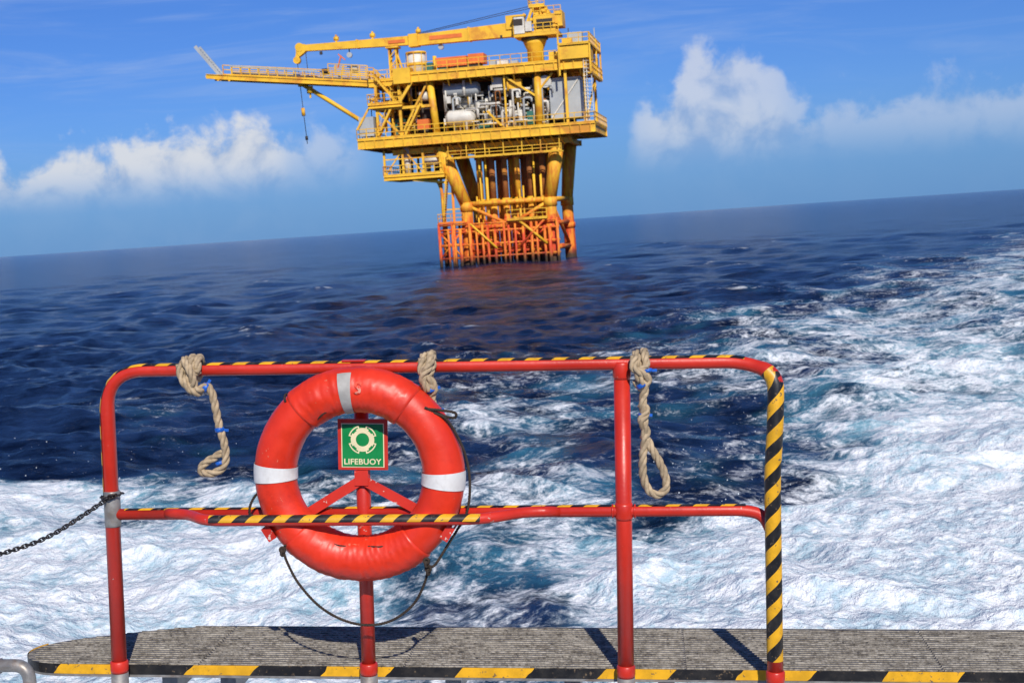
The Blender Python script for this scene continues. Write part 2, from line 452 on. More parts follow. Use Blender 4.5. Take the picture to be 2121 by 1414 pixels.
# ------------------------------------------------------------------ hand rail
rail=empty('handrail',MBt)
ZT,ZM=1.140,.603
XL,XC,XM,XR=-2.010,-1.052,-.097,.438
mb=MB()
lp=fillet([(XL,D,-.02),(XL-.003,D,ZT-.006),(.33,D,ZT+.002),(.446,D-.06,ZT-.035),(.440,D-.075,.90),(.430,D-.07,.76),(.438,D-.05,-.02)],[.15,.07,.06,.10,.10],9)
rad=[.0285 if (p.x<XL+.02 and p.z<1.0) or p.x>.40 else .0240 for p in lp]
for _ in range(2):
    rad=[rad[0]]+[(rad[i-1]+rad[i]+rad[i+1])/3 for i in range(1,len(rad)-1)]+[rad[-1]]
def sub(path,step=.03):
    return resample(path,step)+[Vector(path[-1])]
mb.tube(lp,rad,n=24,ref=(0,1,0))
mb.cyl((XM,D,-.02),(XM,D,ZT-.02),.0295,n=24)
mb.cyl((XC,D,-.02),(XC,D,ZT-.02),.0265,n=24)
mb.finish('frame_tubes',[M_red],rail)
mb=MB()
mid=fillet([(XL,D,ZM-.010),(.33,D,ZM+.003),(.40,D-.01,ZM-.009),(.435,D-.05,ZM-.08)],[.05,.05],8)
mb.tube(mid,.0215,n=20,ref=(0,1,0))
mb.finish('mid_rail',[M_red],rail)
mb=MB()
fb=fillet([(-1.80,D-.004,ZM-.006),(-1.71,D-.03,ZM-.004),(-1.60,D-.165,ZM),(-.60,D-.165,ZM+.004),(-.45,D-.03,ZM+.004),(-.33,D-.004,ZM)],[.05,.07,.09,.09],8)
mb.tube(fb,.0195,n=20,ref=(0,1,0))
mb.finish('buoy_guard_bar',[M_red],rail)
mb=MB()
for x,z,r in ((XM,ZM,.034),(XM,ZT-.025,.033)):
    mb.tube([(x,D,z-.032),(x,D,z-.022),(x,D,z+.022),(x,D,z+.032)],[.0297,r,r,.0297],n=24)
for x in (XM-.04,XM+.04): mb.torus(Matrix.Translation((x,D,ZM))@Matrix.Rotation(R(90),4,'Z'),.022,.004,na=24,nb=8)
for x,y in ((XL,D),(XC,D),(XM,D),(XR,D-.05)):
    mb.tube([(x,y,-.012),(x,y,.0),(x,y,.028),(x,y,.034)],[.031,.034,.034,.030],n=24)
mb.box((XC-.02,D-.004,ZT+.022),(.085,.035,.006))
mb.box((XC,D-.03,ZT-.03),(.05,.01,.07))
mb.finish('weld_collars',[M_red],rail)
mb=MB()
for x,y in ((XL,D),(XC,D),(XM,D),(XR,D-.05)): mb.cyl((x,y,-.5),(x,y,-.012),.0325,n=24)
mb.tube([(XL,D,ZM-.055),(XL,D,ZM-.05),(XL,D,ZM+.075),(XL,D,ZM+.08)],[.029,.0305,.0305,.029],n=24)
mb.finish('steel_sockets',[M_galv],rail)
mb=MB()
lt=[p for p in sub(lp) ]
k0=next(i for i,p in enumerate(lt) if p.z>.62)
k1=next(i for i,p in enumerate(lt) if p.x>.36)
seg=lt[k0:k1]
rr_=[.0305 if (p.x<XL+.02 and p.z<1.0) else .0260 for p in seg]
for _ in range(3): rr_=[rr_[0]]+[(rr_[i-1]+rr_[i]+rr_[i+1])/3 for i in range(1,len(rr_)-1)]+[rr_[-1]]
mb.tube(seg,[r-.0005 for r in rr_],n=12,ref=(0,1,0),a0=20,a1=137,caps=False)
seg=[p for p in sub([(XL+.05,D,ZM-.010),(-1.8,D,ZM-.008),(-.36,D,ZM),(.34,D,ZM+.003)])]
mb.tube(seg,.0228,n=12,ref=(0,1,0),a0=40,a1=128,caps=False)
mb.tube([(x,D-.165,ZM+.004*(x+1.6)) for x in np.linspace(-1.585,-.60,30)],.0208,n=12,ref=(0,1,0),a0=50,a1=188,caps=False)
mb.finish('hazard_tape_top',[M_tape],rail)
mb=MB()
seg=lt[k1+2:]
seg=[p for p in seg if p.z>.045]
mb.tube(seg,.0298,n=20,ref=(0,1,0),a0=112,a1=318,caps=False)
mb.finish('hazard_tape_post',[M_tape2],rail)

# ------------------------------------------------------------------ lifebuoy
buoy=empty('lifebuoy',MBt)
BC=Vector((-1.048,D-.085,.757)); RM,rm=.3085,.0765
TB=Matrix.Translation(BC)
def lump(a,b):
    p=Vector((math.cos(a)*3,math.sin(a)*3,b*.8))
    return rm*(1+.022*mnoise.noise(p*1.7)+.014*mnoise.noise(p*5))
mb=MB(); mb.torus(TB,RM,rm,na=160,nb=32,rf=lump); mb.finish('ring',[M_buoy],buoy)
def sleeve(a,b,a0,a1):
    p=Vector((math.cos(a)*3,math.sin(a)*3,b*.8))
    ed=min(abs(math.degrees(a)-a0),abs(a1-math.degrees(a)))
    return rm*(1+.022*mnoise.noise(p*1.7)+.014*mnoise.noise(p*5))+.0012+.0048*min(1,ed/1.0)+.0034*mnoise.noise(p*7)*min(1,ed/3)
for nm,a0,a1 in (('sleeve_top',53,131),('sleeve_bottom',223,311)):
    mb=MB(); mb.torus(TB,RM,rm,a0=a0,a1=a1,na=110,nb=32,rf=lambda a,b:sleeve(a,b,a0,a1)); mb.finish(nm,[M_buoy],buoy)
mb=MB()
for a in (178.2,-3.2): mb.torus(TB,RM,rm+.0036,a0=a-5.2,a1=a+5.2,na=12,nb=32)
mb.finish('reflective_bands',[M_band],buoy)
mb=MB(); mb.torus(TB,RM,rm+.0095,a0=91.2,a1=99.0,b0=38,b1=190,na=8,nb=24); mb.finish('grey_strap',[M_strap],buoy)
def surf_pt(ang,b,off=0):
    a=R(ang);bb=R(b);q=RM+(rm+off)*math.cos(bb)
    return BC+Vector((q*math.cos(a),-(rm+off)*math.sin(bb),q*math.sin(a)))
mb=MB()
def cord(pts,r=.0050,n=12): rope(mb,catmull(pts,n),r,pitch=6,n=6)
cord([BC+Vector(p) for p in ((.245,-.06,.245),(.30,-.05,.238),(.358,-.03,.225),(.352,-.02,.205),(.30,-.04,.222),(.255,-.065,.25))])
cord([BC+Vector(p) for p in ((.255,-.055,.240),(.325,-.04,.205),(.375,-.03,.12),(.400,-.02,.03),(.404,-.02,-.06),(.390,-.02,-.14),(.355,-.02,-.20),(.310,-.03,-.27),(.278,-.05,-.318),(.262,-.07,-.322),(.246,-.075,-.30))])
cord([BC+Vector(p) for p in ((-.275,-.07,-.255),(-.262,-.06,-.31),(-.225,-.05,-.39),(-.155,-.04,-.475),(-.07,-.035,-.528),(.02,-.03,-.548),(.11,-.03,-.53),(.19,-.035,-.47),(.235,-.05,-.39),(.252,-.06,-.325),(.247,-.07,-.29))])
cord([BC+Vector(p) for p in ((-.36,-.01,-.155),(-.405,.0,-.16),(-.41,.0,-.12),(-.385,.0,-.075),(-.35,.01,-.06))])
cord([surf_pt(132.5,40,.004),surf_pt(132,25,.007),surf_pt(131.5,5,.007),surf_pt(131,-20,.004)],.0042)
cord([surf_pt(124,140,.002),surf_pt(120,134,.006),surf_pt(115,130,.005),surf_pt(110,134,.001)],.0032)
cord([surf_pt(262,134,.0),surf_pt(257,130,.006),surf_pt(252,129,.005),surf_pt(247,134,.0)],.0030)
cord([surf_pt(292,122,.0),surf_pt(287,124,.006),surf_pt(280,131,.005),surf_pt(275,136,.0)],.0030)
cord([surf_pt(223,b,.006) for b in (50,30,5,-20)],.0042)
for p in ((-.275,-.07,-.262),(.250,-.078,-.30),(.254,-.07,-.33)):
    c=BC+Vector(p); mb.torus(Matrix.Translation(c),.009,.005,na=16,nb=8); mb.torus(Matrix.Translation(c+Vector((0,0,-.012)))@Matrix.Rotation(R(70),4,'Z'),.009,.005,na=16,nb=8)
mb.finish('grab_line',[M_cord],buoy)
mb=MB()
for sx,ang in ((-1,212),(1,328)):
    a=R(ang); c=BC+Vector((math.cos(a)*(RM+rm+.010),0,math.sin(a)*(RM+rm+.010)))
    Mr=Matrix.Rotation(-(a-R(270)),3,'Y')
    mb.box(c,(.055,.13,.007),0,Mr); mb.box(c+Vector((math.cos(a)*-.012,-.066,math.sin(a)*-.012)),(.055,.006,.032),0,Mr)
mb.finish('holding_brackets',[M_red_chip],buoy)
def text_mesh(body,size,ext=.0003,offset=0.0,space=1.0):
    cu=bpy.data.curves.new('txt','FONT'); cu.body=body; cu.size=size; cu.align_x='CENTER'; cu.align_y='CENTER'; cu.extrude=ext; cu.offset=offset; cu.space_character=space
    ob=bpy.data.objects.new('txt',cu); sc.collection.objects.link(ob); bpy.context.view_layer.update()
    dg=bpy.context.evaluated_depsgraph_get(); me=bpy.data.meshes.new_from_object(ob.evaluated_get(dg))
    bpy.data.objects.remove(ob); return me
tm=text_mesh('S',.058,.0004,.0018)
for v in tm.vertices:
    x,z,dz=v.co.x,v.co.y,v.co.z
    ca,sa=math.cos(R(-7)),math.sin(R(-7)); x,z=x*ca-z*sa,x*sa+z*ca
    X0=.020+x; Z0=.322+z; q=math.hypot(X0,Z0)-RM
    yq=-math.sqrt(max(0,(rm+.0100)**2-q*q))
    v.co=BC+Vector((X0,yq-dz,Z0))
M_fade=paint('faded_letter',(.72,.30,.22),.6,.3,40,chip=(.74,.05,.015),chip_thr=.47,chip_scale=50)
tm.materials.clear(); tm.materials.append(M_fade)
to=bpy.data.objects.new('painted_letter',tm); sc.collection.objects.link(to); to.parent=buoy

# ------------------------------------------------------------------ sign
sg=empty('lifebuoy_sign',MBt)
SC=Vector((-1.042,D-.036,.858)); Mt=Matrix.Translation(SC)@Matrix.Rotation(R(.8),4,'Y')
def rect(mb,x0,x1,z0,z1,y,th=.001,mat=0): 
    b=len(mb.v); mb.bx(x0,x1,y,y+th,z0,z1,mat)
    for i in range(b,len(mb.v)): mb.v[i]=tuple(Mt@Vector(mb.v[i]))
mb=MB(); rect(mb,-.092,.092,-.0935,.0935,-.001,.005); 
for zz in (-.05,.05): mb.box(SC+Vector((0,.012,zz)),(.05,.018,.02))
mb.finish('backing_plate',[M_signred],sg)
mb=MB(); rect(mb,-.079,.079,-.084,.078,-.0025,.0012); mb.finish('cream_border',[M_cream],sg)
mb=MB(); rect(mb,-.0755,.0755,-.0805,.0745,-.0040,.0012); mb.finish('green_panel',[M_green],sg)
mb=MB()
def ringflat(mb,cx,cz,r0,r1,a0,a1,y,n=40):
    b=len(mb.v)
    for i in range(n+1):
        a=R(a0+(a1-a0)*i/n)
        for r in (r0,r1): mb.v.append(tuple(Mt@Vector((cx+r*math.cos(a),y,cz+r*math.sin(a)))))
    for i in range(n): mb.face([b+2*i,b+2*i+2,b+2*i+3,b+2*i+1])
CZ=.018
for q in range(4): ringflat(mb,0,CZ,.0245,.0435,q*90-33,q*90+33,-.0054)
ringflat(mb,0,CZ,.0245,.0385,0,360,-.0049,60)
for q in range(4): ringflat(mb,0,CZ,.0485,.0530,45+q*90-27,45+q*90+27,-.0052)
for q in range(4):
    for s_ in (-1,1): ringflat(mb,0,CZ,.0435,.0530,45+q*90+s_*27-3,45+q*90+s_*27+3,-.0057,4)
mb.finish('lifebuoy_symbol',[M_cream],sg)
tm=text_mesh('LIFEBUOY',.032,.0003,.0007,1.05)
xs=[v.co.x for v in tm.vertices]; ys=[v.co.y for v in tm.vertices]; wid=max(xs)-min(xs); cx=(max(xs)+min(xs))/2; cy=(max(ys)+min(ys))/2; hh=max(ys)-min(ys)
for v in tm.vertices:
    x=(v.co.x-cx)*.138/wid; z=(v.co.y-cy)*.0215/hh
    v.co=Mt@Vector((x,-.0052-v.co.z,-.0625+z))
tm.materials.clear(); tm.materials.append(M_cream)
to=bpy.data.objects.new('lettering',tm); sc.collection.objects.link(to); to.parent=sg
mb=MB()
ap=Vector((-1.050,D-.036,.735))
for ex,ez in ((-1.262,.600),(-.828,.606)):
    mb.beam(ap+Vector((0,0,-.006)),(ex,D-.034,ez),.006,.036)
mb.box(ap+Vector((0,-.004,.0)),(.05,.008,.055))
mb.finish('inverted_v_bracket',[M_red_chip],rail)

# ------------------------------------------------------------------ ropes
def wraps(x0,turns,pitch,r,z=ZT,a0=90,steps=22,y=D):
    out=[]
    n=int(turns*steps)
    for i in range(n+1):
        a=R(a0+360*i/steps); out.append(Vector((x0+pitch*i/steps,y+r*math.cos(a),z+r*math.sin(a))))
    return out
def mkrope(name,wp,hang,rad,tapes=(),extra=()):
    e=empty(name,MBt); mb=MB()
    path=wp[:-1]+catmull([wp[-1]]+[Vector(h) for h in hang],9)
    rope(mb,path,rad)
    for ex in extra: rope(mb,catmull([Vector(h) for h in ex],9),rad)
    mb.finish('strands',[M_rope],e)
    mb=MB()
    for c,d,r,l in tapes:
        c=Vector(c);d=Vector(d).normalized(); mb.tube([c-d*l,c-d*l*.6,c+d*l*.6,c+d*l],[r*.9,r,r,r*.9],n=12)
        s_=d.cross(Vector((0,1,0))).normalized()
        mb.beam(c,c+s_*r*1.9+d*.006,.003,.010)
    if tapes: mb.finish('blue_tape',[M_bluetape],e)
rr0=.0150
x=-1.70; yf=D-.05
mkrope('rope',wraps(x,2.25,.024,.040,a0=110),
 [(x+.02,yf,ZT-.02),(x+.035,yf-.01,ZT-.055),(x+.06,yf-.012,ZT-.075),(x+.085,yf,ZT-.060),(x+.105,yf,ZT-.085),(x+.118,yf,ZT-.15),(x+.128,yf,ZT-.21),(x+.146,yf,ZT-.28),(x+.146,yf,ZT-.34),(x+.120,yf,ZT-.375),(x+.075,yf,ZT-.385),(x+.052,yf,ZT-.37),(x+.070,yf,ZT-.345),(x+.105,yf+.005,ZT-.325),(x+.138,yf+.018,ZT-.305)],rr0,
 tapes=[((x+.083,yf,ZT-.066),(1,0,-.4),.0175,.010),((x+.129,yf,ZT-.222),(.1,0,-1),.0175,.008),((x+.125,yf,ZT-.345),(.3,0,-1),.0165,.006)],
 extra=[[(x-.015,yf+.01,ZT+.02),(x-.005,yf-.01,ZT-.02),(x+.02,yf-.02,ZT-.06),(x+.055,yf-.005,ZT-.085),(x+.07,yf+.02,ZT-.06)],
        [(x-.005,yf+.02,ZT+.035),(x+.03,yf-.02,ZT+.005),(x+.045,yf-.02,ZT-.045),(x+.03,yf+.0,ZT-.08)]])
x=-.800
mkrope('rope',wraps(x-.012,1.2,.03,.043,a0=110),
 [(x+.02,yf-.005,ZT-.01),(x+.0,yf-.015,ZT-.045),(x+.03,yf-.015,ZT-.075),(x+.02,yf,ZT-.10),(x+.022,yf,ZT-.15),(x+.028,yf+.01,ZT-.20)],rr0,
 tapes=[((x+.018,yf-.012,ZT-.082),(.5,0,-1),.0185,.008),((x+.03,yf-.004,ZT-.155),(.2,0,-1),.0175,.009)],
 extra=[[(x-.012,yf,ZT+.03),(x-.012,yf-.02,ZT-.02),(x+.022,yf-.02,ZT-.05),(x+.028,yf-.005,ZT-.08),(x-.0,yf,ZT-.095),(x-.015,yf,ZT-.06)],
        [(x+.012,yf+.04,ZT+.048),(x+.018,yf-.02,ZT+.012),(x-.008,yf-.03,ZT-.035),(x+.012,yf-.02,ZT-.09)]])
x=-.035
mkrope('rope',wraps(x-.01,1.2,.03,.043,a0=110),
 [(x+.025,yf-.005,ZT-.01),(x-.005,yf-.018,ZT-.03),(x+.012,yf-.02,ZT-.06),(x+.02,yf,ZT-.09),(x+.012,yf,ZT-.13),(x+.016,yf,ZT-.2),(x+.018,yf,ZT-.27),(x+.010,yf,ZT-.33),(x+.010,yf,ZT-.40),(x+.030,yf,ZT-.452),(x+.062,yf,ZT-.468),(x+.090,yf,ZT-.445),(x+.088,yf,ZT-.40),(x+.066,yf,ZT-.345),(x+.040,yf,ZT-.30),(x+.026,yf+.012,ZT-.265)],rr0,
 tapes=[((x+.008,yf-.014,ZT-.072),(.6,0,-1),.0185,.008),((x+.012,yf-.004,ZT-.178),(.1,0,-1),.0175,.006),((x+.03,yf-.01,ZT-.02),(.2,0,-1),.0175,.006)],
 extra=[[(x-.015,yf,ZT+.03),(x-.018,yf-.02,ZT-.01),(x+.015,yf-.026,ZT-.03),(x+.032,yf-.01,ZT-.055),(x+.008,yf,ZT-.085),(x-.012,yf,ZT-.055)],
        [(x+.004,yf+.01,ZT-.14),(x+.026,yf-.006,ZT-.165),(x+.006,yf-.012,ZT-.20),(x+.024,yf,ZT-.24),(x+.010,yf+.006,ZT-.27)]])

# ------------------------------------------------------------------ chain
mb=MB()
cp=catmull([(XL+.035,D-.035,ZM+.075),(XL-.0,D-.038,ZM+.058),(-2.10,D-.05,ZM+.0),(-2.22,D-.07,ZM-.072),(-2.33,D-.09,ZM-.115),(-2.48,D-.12,ZM-.15),(-2.70,D-.2,ZM-.16),(-3.0,D-.3,ZM-.12)],14)
pts=resample(cp,.0165)
def link(c,d,roll):
    d=d.normalized(); up=Vector((0,1,0)); y=(up-d*up.dot(d)).normalized(); z=d.cross(y)
    M3=Matrix((d,y,z)).transposed()@Matrix.Rotation(roll,3,'X')
    M4=Matrix.Translation(c)@M3.to_4x4()
    n=16; P2=[]
    for i in range(n):
        a=2*math.pi*i/n; P2.append(M4@Vector((.0075*math.cos(a)+(.0055 if math.cos(a)>0 else -.0055),0,.0075*math.sin(a))))
    mb.tube(P2,.0027,n=6,closed=True)
for i in range(1,len(pts)-1): link(pts[i],pts[i+1]-pts[i-1],R(90)*(i%2)+R(25))
for i in range(10):
    a=R(36*i); c=Vector((XL+.036*math.cos(a),D+.036*math.sin(a),ZM+.062+.006*math.cos(a)))
    link(c,Vector((-math.sin(a),math.cos(a),0)),R(90)*(i%2))
mb.finish('chain',[M_chain],None,MBt)

# ------------------------------------------------------------------ boarding platform (stern grating)
m,nt,b=newmat('weathered_grating'); g=NT(nt)
co=g.n('ShaderNodeTexCoord').outputs['Object']; sx=g.n('ShaderNodeSeparateXYZ'); g.link(co,sx.inputs[0])
wob=g.math('MULTIPLY',g.math('SUBTRACT',g.noise(co,18,3,.6),.5),.020)
ry=g.math('ADD',sx.outputs[1],wob)
rib=g.math('SINE',g.math('MULTIPLY',ry,2*math.pi/.026))
nz=g.noise(g.vm('MULTIPLY',co,(1,3,1)),6,7,.7); nf=g.noise(g.vm('MULTIPLY',co,(1,2.5,1)),55,4,.65)
c=g.mix(g.mr(nz,.34,.66),(.15,.13,.10),(.38,.35,.29))
c=g.mix(g.mr(rib,-.9,.1,.45,0.0),c,(.045,.038,.03))
c=g.mix(g.math('MULTIPLY',g.mr(nf,.48,.64),.45),c,(.50,.47,.41))
c=g.mix(g.math('MULTIPLY',g.mr(nf,.44,.34),.7),c,(.035,.03,.024))
g.link(c,b.inputs['Base Color']); b.inputs['Roughness'].default_value=.7
g.link(g.bump(g.math('ADD',rib,nf),.8,.006),b.inputs['Normal'])
M_grate=m
bp=empty('boarding_platform',MBt)
FY=D+.045
left_c=[(-2.10,FY),(-2.28,FY+.004),(-2.37,FY+.03),(-2.43,FY+.09),(-2.452,FY+.17),(-2.42,FY+.26),(-2.33,FY+.335),(-2.20,FY+.40),(-2.05,FY+.47),(-1.92,FY+.515),(-1.75,FY+.54)]
lc=[(p.x,p.y) for p in catmull([(a,b_,0) for a,b_ in left_c],5)]
out=lc+[(3.2,FY+.56),(3.2,FY)]
mb=MB()
n=len(out)
topi=[len(mb.v)+i for i in range(n)]
for x,y in out: mb.v.append((x,y,0))
bot=[len(mb.v)+i for i in range(n)]
for x,y in out: mb.v.append((x,y,-.045))
mb.face(topi,0); mb.face(bot[::-1],1)
for i in range(n): mb.face([topi[(i+1)%n],topi[i],bot[i],bot[(i+1)%n]],1)
mb.finish('grating_deck',[M_grate,M_galv],bp)
mb=MB()
yy0=FY+.02
while yy0<FY+.535:
    xl=-1.70
    for (xa,ya),(xb,yb) in zip(lc[:-1],lc[1:]):
        if (ya-yy0)*(yb-yy0)<=0 and ya!=yb: xl=min(xl,xa+(xb-xa)*(yy0-ya)/(yb-ya)+.025)
    xs_=[xl]+[v for v in (-1.72,-.93,.12,1.05,2.1) if v>xl]+[3.19]
    for xa,xb in zip(xs_[:-1],xs_[1:]): mb.bx(xa+.004,xb-.004,yy0-.004,yy0+.004,-.002,.0055)
    yy0+=.026
mb.finish('anti_slip_ribs',[M_grate],bp)
mb=MB()
ed=[(3.2,FY)]+[(x,FY) for x in np.linspace(3.0,-2.0,30)]+lc[2:26]
L=0; b0=len(mb.v); Ls=[]
for i,(x,y) in enumerate(ed):
    if i: L+=math.hypot(x-ed[i-1][0],y-ed[i-1][1])
    Ls.append(L)
    p0=Vector(ed[max(i-1,0)]); p1=Vector(ed[min(i+1,len(ed)-1)]); d=(p1-p0).normalized()
    nn=Vector((-d.y,d.x)) 
    if nn.y>0 and x>-2.3: nn=-nn
    o=nn*.0025 if nn.x<=0 or nn.y<0 else -nn*.0025
    mb.v.append((x+o.x,y+o.y,.004)); mb.v.append((x+o.x,y+o.y,-.034))
for i in range(len(ed)-1):
    mb.face([b0+2*i,b0+2*i+2,b0+2*i+3,b0+2*i+1],0,False,[(Ls[i],0),(Ls[i+1],0),(Ls[i+1],-.038),(Ls[i],-.038)])
mb.finish('hazard_tape_edge',[M_tape3],bp)
mb=MB()
for x in (-1.85,-1.62,-.75,-.3,.05,.9,1.7,2.5):
    mb.bx(x-.03,x+.03,FY+.05,FY+.50,-.12,-.047); mb.cyl((x,FY+.07,-.9),(x,FY+.07,-.12),.022,n=12)
mb.bx(-2.1,3.2,FY+.50,FY+.54,-.10,-.047)
mb.finish('support_frame',[M_galv],bp)
mb=MB()
mb.tube(fillet([(-3.4,D-.02,-.06),(-2.62,D+.05,-.010),(-2.385,D+.035,.0),(-2.355,D+.03,-.8)],[.03,.06],8),.025,n=18)
mb.torus(Matrix.Translation((-2.50,D+.044,-.006))@Matrix.Rotation(R(90),4,'Z'),.026,.004,na=20,nb=8)
mb.finish('steel_pipe',[M_galv],None,MBt)

# ------------------------------------------------------------------ oil platform
Myl=paint('platform_yellow',(.90,.52,.028),.55,.2,.6,dirt=(.55,.20,.02),dirt_amt=.75,dirt_rng=(.49,.64))
Mwh=paint('equipment_white',(.74,.71,.62),.5,.25,.8,dirt=(.35,.25,.15),dirt_amt=.4)
Mgr=paint('equipment_grey',(.42,.45,.46),.5,.2,.6)
Mdk=paint('dark_steel_and_shade',(.045,.035,.03),.7,.4,.8)  # dark steel parts, and the panels that stand in for interior shade
Mor=paint('container_orange',(.78,.18,.03),.5,.2,.8)
Mgn=paint('equipment_green',(.03,.16,.12),.5,.2,1)
Mrs=paint('rusty_steel',(.42,.15,.035),.8,.4,1.0,dirt=(.70,.32,.03),dirt_amt=.8)
m,nt,b=newmat('jacket_paint'); g=NT(nt)
co=g.n('ShaderNodeTexCoord').outputs['Object']; sx=g.n('ShaderNodeSeparateXYZ'); g.link(co,sx.inputs[0])
nz=g.noise(co,.9,5,.65); n3=g.noise(g.vm('MULTIPLY',co,(2.5,2.5,.5)),.8,5,.7)
zz=g.math('ADD',sx.outputs[2],g.math('MULTIPLY',g.math('SUBTRACT',nz,.5),7.0))
c=g.mix(g.mr(n3,.43,.60),(.88,.48,.028),(.70,.22,.02))
orr=g.mix(g.mr(n3,.42,.60),(.60,.055,.013),(.82,.27,.02))
c=g.mix(g.mr(zz,4.8,7.4),orr,c)
c=g.mix(g.mr(g.math('ADD',sx.outputs[2],g.math('MULTIPLY',nz,1.5)),1.0,2.4),(.055,.03,.015),c)
g.link(c,b.inputs['Base Color']); b.inputs['Roughness'].default_value=.7
Mjk=m
mats=[Myl,Mwh,Mgr,Mdk,Mor,Mgn,Mrs,Mjk]
YL,WH,GR,DK,OR,GN,RS,JK=range(8)
yaw=R(10)
OP=empty('oil_platform',Matrix.Translation((.30,184,0))@Matrix.Rotation(-yaw,4,'Z')@Matrix.Scale(1.0,4))
def rails(mb,pts,h=1.15,step=1.6,w=.085,mat=YL):
    P_=[Vector(p) for p in pts]
    for a_,b_ in zip(P_[:-1],P_[1:]):
        L=(b_-a_).length; n_=max(1,int(round(L/step)))
        for i in range(n_+1):
            p=a_+(b_-a_)*i/n_; mb.beam(p,p+Vector((0,0,h)),w,mat=mat)
        for hh in (h,h*.55): mb.beam(a_+Vector((0,0,hh)),b_+Vector((0,0,hh)),w,mat=mat)
        mb.beam(a_+Vector((0,0,.08)),b_+Vector((0,0,.08)),.04,.16,mat=mat)
def ibeam(mb,a_,b_,h=.9,w=.4,mat=YL):
    a_=Vector(a_);b_=Vector(b_)
    mb.beam(a_,b_,.08,h-.12,mat); 
    for s_ in (-1,1): mb.beam(a_+Vector((0,0,s_*(h/2-.04))),b_+Vector((0,0,s_*(h/2-.04))),w,.08,mat)
def deck(mb,x0,x1,y0,y1,z,h=.9,nx=6,ny=3):
    mb.bx(x0,x1,y0,y1,z-.12,z,YL)
    zc=z-.12-h/2-.003
    for y in (y0+.12,y1-.12): ibeam(mb,(x0,y,zc),(x1,y,zc),h)
    for x in np.linspace(x0+.2,x1-.2,nx): ibeam(mb,(x,y0+.2,zc-.02),(x,y1-.2,zc-.02),h*.9)
    for y in np.linspace(y0,y1,ny+2)[1:-1]: ibeam(mb,(x0+.2,y,zc+.04),(x1-.2,y,zc+.04),h*.7)
def stair(mb,a_,b_,wd=.9,mat=YL):
    a_=Vector(a_);b_=Vector(b_)
    for s_ in (-wd/2,wd/2):
        o=Vector((0,s_,0)); mb.beam(a_+o,b_+o,.08,.26,mat)
        mb.beam(a_+o+Vector((0,0,1)),b_+o+Vector((0,0,1)),.07,mat=mat)
        for i in range(5):
            p=a_+(b_-a_)*i/4+o; mb.beam(p,p+Vector((0,0,1)),.06,mat=mat)
    n_=max(3,int(abs(b_.z-a_.z)/.3))
    for i in range(1,n_): mb.box(a_+(b_-a_)*i/n_,(.28,wd,.05),mat)

mb=MB()
legs={'fl':((-6.9,-5.2,15.0),(-4.2,-4.2,7.4),(-4.4,-4.2,-6)),'fr':((7.9,-4.6,15),(6.5,-4.4,7.4),(6.7,-4.4,-6)),
      'br':((8.2,5.0,15),(7.4,4.8,7.4),(7.6,4.8,-6)),'bl':((-6.6,5.2,15),(-4.4,4.6,7.4),(-4.6,4.6,-6))}
for kx,(a_,b_,c_) in legs.items():
    mb.cyl(a_,b_,.95,.74,n=20,mat=JK); mb.cyl(b_,c_,.74,.78,n=20,mat=JK,caps=False)
    mb.cyl(Vector(b_)+Vector((0,0,.5)),Vector(b_)-Vector((0,0,.6)),.86,n=20,mat=JK)
    mb.cyl((b_[0],b_[1],4.6),(b_[0],b_[1],3.9),.92,n=20,mat=JK)
for z in (7.7,4.7,1.6):
    for a_,b_ in (((-5,-4.3),(7,-4.4)),((-5,4.6),(7.6,4.8)),((-4.3,-4.3),(-4.5,4.6)),((6.6,-4.4),(7.5,4.8))):
        mb.cyl((a_[0],a_[1],z),(b_[0],b_[1],z),.30,n=12,mat=JK)
for a_,b_ in (((-4.3,-4.3,7.6),(1.2,-4.35,4.8)),((6.6,-4.4,7.6),(1.2,-4.35,4.8)),((-4.3,-4.3,4.7),(1.2,-4.35,1.6)),((6.6,-4.4,4.7),(1.2,-4.35,1.6)),
              ((-4.4,-4.2,7.6),(-4.6,4.6,1.6)),((6.6,-4.4,7.4),(7.5,4.7,1.6)),((-6.6,-5,14.2),(-1.5,-4.6,14.9)),((1.2,-4.4,4.7),(4,-4.4,1.6)),((7.6,4.8,14),(6.7,-4.4,8))):
    mb.cyl(a_,b_,.22,n=10,mat=JK)
rsn=np.random.RandomState(3)
mc=MB()
for r_,y in enumerate((-2.6,0,2.6)):
    for i in range(6):
        x=-2.6+1.62*i+(.5 if r_==1 else 0)
        rad_=.36+.06*rsn.rand()
        mc.cyl((x,y,8.0),(x,y,15.2),rad_,n=14,mat=RS if (i+r_)%3 else JK); mc.cyl((x,y,-5),(x,y,8.0),rad_+.03,n=14,mat=JK)
        mc.cyl((x,y,8.2),(x,y,7.3),rad_+.14,n=14,mat=YL)
        mc.cyl((x,y,5.6),(x,y,5.2),rad_+.12,n=14,mat=OR)
        mc.cyl((x,y,13.6),(x,y,13.2),rad_+.16,n=14,mat=RS)
mc.finish('conductor_pipes',mats,OP)
for x in np.arange(-7.5,7.8,.88):
    j=rsn.uniform(-.25,.25); tz=4.3+rsn.uniform(-.6,1.8)
    mb.cyl((x+j,-5.6,-3),(x+j,-5.6,tz),.13+.09*rsn.rand(),n=10,mat=JK)
for z in (1.0,2.6,4.2,5.2): mb.cyl((-7.7,-5.6,z),(7.6,-5.6,z+rsn.uniform(-.1,.1)),.13,n=10,mat=JK)
for x in (-7.7,-6.0): 
    for y in (-5.6,-1): mb.cyl((x,y,-3),(x,y,5.4),.16,n=10,mat=JK)
for z in (1,2.7,4.6): 
    for y in (-5.6,-1): mb.cyl((-7.7,y,z),(-4.3,y,z),.13,n=8,mat=JK)
    mb.cyl((-7.7,-5.6,z),(-7.7,-1,z),.13,n=8,mat=JK)
